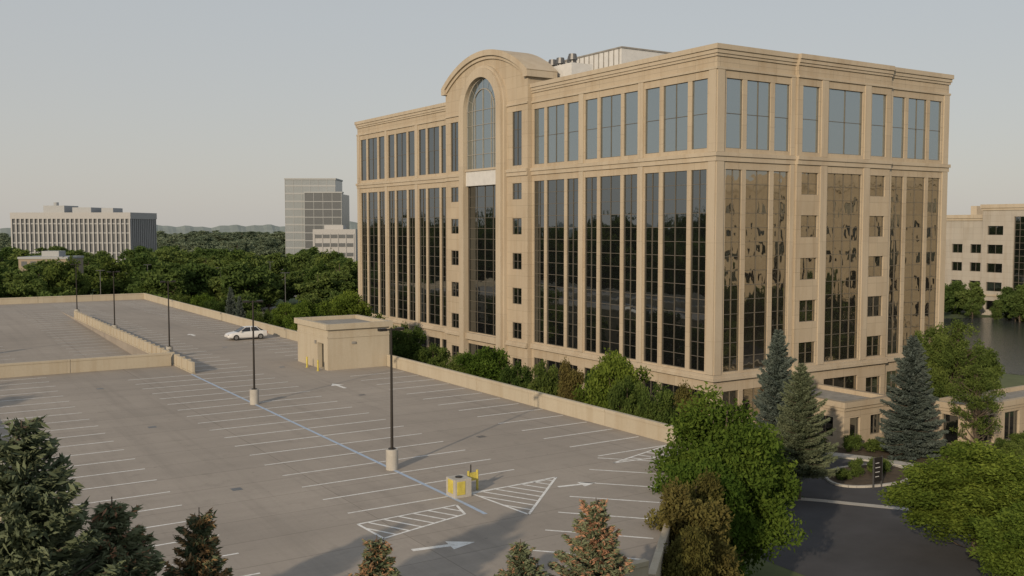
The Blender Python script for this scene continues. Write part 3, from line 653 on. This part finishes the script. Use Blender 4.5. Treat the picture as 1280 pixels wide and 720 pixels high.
plant('spruce_tree','spruce',73.0,51.5,10.4,3.0)
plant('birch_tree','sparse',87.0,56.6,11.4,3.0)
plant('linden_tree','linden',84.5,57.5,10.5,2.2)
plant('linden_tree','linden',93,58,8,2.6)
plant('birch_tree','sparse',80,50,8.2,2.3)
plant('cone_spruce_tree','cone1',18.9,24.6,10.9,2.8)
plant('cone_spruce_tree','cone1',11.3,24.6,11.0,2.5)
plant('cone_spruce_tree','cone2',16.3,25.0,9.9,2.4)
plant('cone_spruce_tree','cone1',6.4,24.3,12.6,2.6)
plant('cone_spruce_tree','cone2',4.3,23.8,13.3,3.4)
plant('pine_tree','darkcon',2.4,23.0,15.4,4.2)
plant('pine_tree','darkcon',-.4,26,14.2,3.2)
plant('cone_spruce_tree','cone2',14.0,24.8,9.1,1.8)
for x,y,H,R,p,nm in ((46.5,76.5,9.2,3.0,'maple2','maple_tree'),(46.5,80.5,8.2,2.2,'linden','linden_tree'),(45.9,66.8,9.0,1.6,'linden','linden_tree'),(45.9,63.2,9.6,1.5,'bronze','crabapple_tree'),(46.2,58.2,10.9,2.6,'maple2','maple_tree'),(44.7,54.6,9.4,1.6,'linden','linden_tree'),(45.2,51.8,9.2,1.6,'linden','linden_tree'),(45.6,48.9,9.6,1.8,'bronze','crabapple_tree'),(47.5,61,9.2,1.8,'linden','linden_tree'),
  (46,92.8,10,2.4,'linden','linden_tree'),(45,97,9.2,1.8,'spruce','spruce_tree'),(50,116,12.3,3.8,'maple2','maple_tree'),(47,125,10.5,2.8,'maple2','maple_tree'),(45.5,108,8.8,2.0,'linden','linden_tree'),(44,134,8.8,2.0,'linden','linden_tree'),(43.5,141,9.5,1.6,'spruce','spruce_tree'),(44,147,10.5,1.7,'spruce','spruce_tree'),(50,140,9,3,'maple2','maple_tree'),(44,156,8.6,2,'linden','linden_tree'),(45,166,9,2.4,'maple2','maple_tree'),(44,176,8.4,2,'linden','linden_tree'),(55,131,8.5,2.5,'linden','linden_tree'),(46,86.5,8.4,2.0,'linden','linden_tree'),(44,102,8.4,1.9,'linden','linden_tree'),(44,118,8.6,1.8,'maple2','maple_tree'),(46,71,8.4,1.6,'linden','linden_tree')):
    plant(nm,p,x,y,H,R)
for x,y in ((62,57.5),(65,59.5),(68,60),(72,54.3),(76.5,54.8),(79,46.2),(82,46.5),(85,46),(63.5,49.5),(65.6,49),(61.8,49.4),(66.8,50),(57,57),(60,60),(75,48.5),(89,46),(68.5,57.8),(73.8,47.6),(76,50.5),(78,49),(82,48.6),(84.5,48.8),(87,48.6),(70.5,55.4),(74.6,55.2)):
    plant('shrub','bush',x,y,random.uniform(.8,1.5),random.uniform(.7,1.2))
DT=empty('distant_trees')
def scatter(n,fn,Hr,Rr,kinds=('far1','far2','far3')):
    for _ in range(n):
        x,y=fn(); H=random.uniform(*Hr); plant('tree_clump',random.choice(kinds),x,y,H,random.uniform(*Rr)*H/10,DT)
def sector(b0,b1,d0,d1):
    def f():
        b=math.radians(random.uniform(b0,b1)); d=math.sqrt(random.uniform(d0*d0,d1*d1)); return d*math.sin(b),d*math.cos(b)
    return f
scatter(46,sector(4,24,228,256),(8.5,12.5),(4.2,5.6),('far1','far2','far2','far3'))
scatter(14,sector(4,24,198,212),(5,8.5),(4,5.2),('far1','far2'))
scatter(80,sector(3,27,295,415),(9,13),(4.4,6),('far1','far2'))
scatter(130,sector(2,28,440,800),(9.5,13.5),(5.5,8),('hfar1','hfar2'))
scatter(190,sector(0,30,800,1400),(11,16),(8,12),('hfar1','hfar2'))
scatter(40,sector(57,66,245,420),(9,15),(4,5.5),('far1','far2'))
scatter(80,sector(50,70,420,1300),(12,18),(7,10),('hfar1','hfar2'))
scatter(22,lambda:(random.uniform(192,203),random.uniform(96,142)),(4,9),(3.5,4.5),('far1','far2'))
scatter(5,lambda:(random.uniform(102,112),random.uniform(66,76)),(3,4.5),(4.5,5.5))
scatter(90,lambda:(random.uniform(-70,-22),random.uniform(20,330)),(12,20),(3.8,5),('far3',))
scatter(60,lambda:(random.uniform(-300,-80),random.uniform(0,500)),(16,24),(5,7),('far3',))
scatter(5,lambda:(random.uniform(-14,-5),random.uniform(40,100)),(12,15),(2.6,3.4),('linden','maple2'))
scatter(24,lambda:(random.uniform(104,130),random.uniform(-30,36)),(8,15),(3.5,4.5))
plant('oak_tree','maple2',103,212,19.5,8.2); plant('oak_tree','linden',110,207,16,6)
plant('maple_tree','maple2',122,208,13,5.5)
# ------------------------------------------------------------------ light, sky, camera
el=math.radians(18.5); sv=Vector((-.84*math.cos(el),-.54*math.cos(el),math.sin(el)))
sun=bpy.data.lights.new('sun','SUN'); sun.energy=3.2; sun.angle=math.radians(.8); sun.color=(1,.81,.59)
so=bpy.data.objects.new('sun',sun); COL.objects.link(so); so.rotation_euler=sv.to_track_quat('Z','Y').to_euler()
w=bpy.data.worlds.new('World'); S.world=w; w.use_nodes=True; t=w.node_tree; bg=t.nodes['Background']
sk=t.nodes.new('ShaderNodeTexSky'); sk.sky_type='NISHITA'; sk.sun_disc=False; sk.sun_elevation=el; sk.sun_rotation=math.atan2(sv.x,sv.y)%(2*math.pi)
sk.air_density=1.0; sk.dust_density=1.5; sk.ozone_density=1.0; sk.altitude=0
tc=t.nodes.new('ShaderNodeTexCoord'); sx_=t.nodes.new('ShaderNodeSeparateXYZ'); t.links.new(tc.outputs['Generated'],sx_.inputs[0])
r=t.nodes.new('ShaderNodeValToRGB'); t.links.new(sx_.outputs[2],r.inputs[0])
r.color_ramp.elements[0].position=0; r.color_ramp.elements[0].color=(.56,.53,.495,1)
r.color_ramp.elements[1].position=.6; r.color_ramp.elements[1].color=(.42,.45,.485,1)
e=r.color_ramp.elements.new(.2); e.color=(.52,.53,.53,1)
vm=t.nodes.new('ShaderNodeVectorMath'); vm.operation='SCALE'; vm.inputs['Scale'].default_value=10; t.links.new(r.outputs[0],vm.inputs[0])
col=mixc(t,.82,sk.outputs[0],vm.outputs[0])
t.links.new(col,bg.inputs[0]); bg.inputs[1].default_value=.1
cam=bpy.data.cameras.new('camera'); co=bpy.data.objects.new('camera',cam); COL.objects.link(co); S.camera=co
cam.sensor_width=36; cam.lens=36*1235/1280; cam.clip_end=9000; cam.clip_start=.5
co.location=(0,0,19.5); co.rotation_euler=(math.radians(90-3.57),0,math.radians(-32.6))
S.view_settings.view_transform='Standard'; S.view_settings.look='None'; S.view_settings.exposure=0
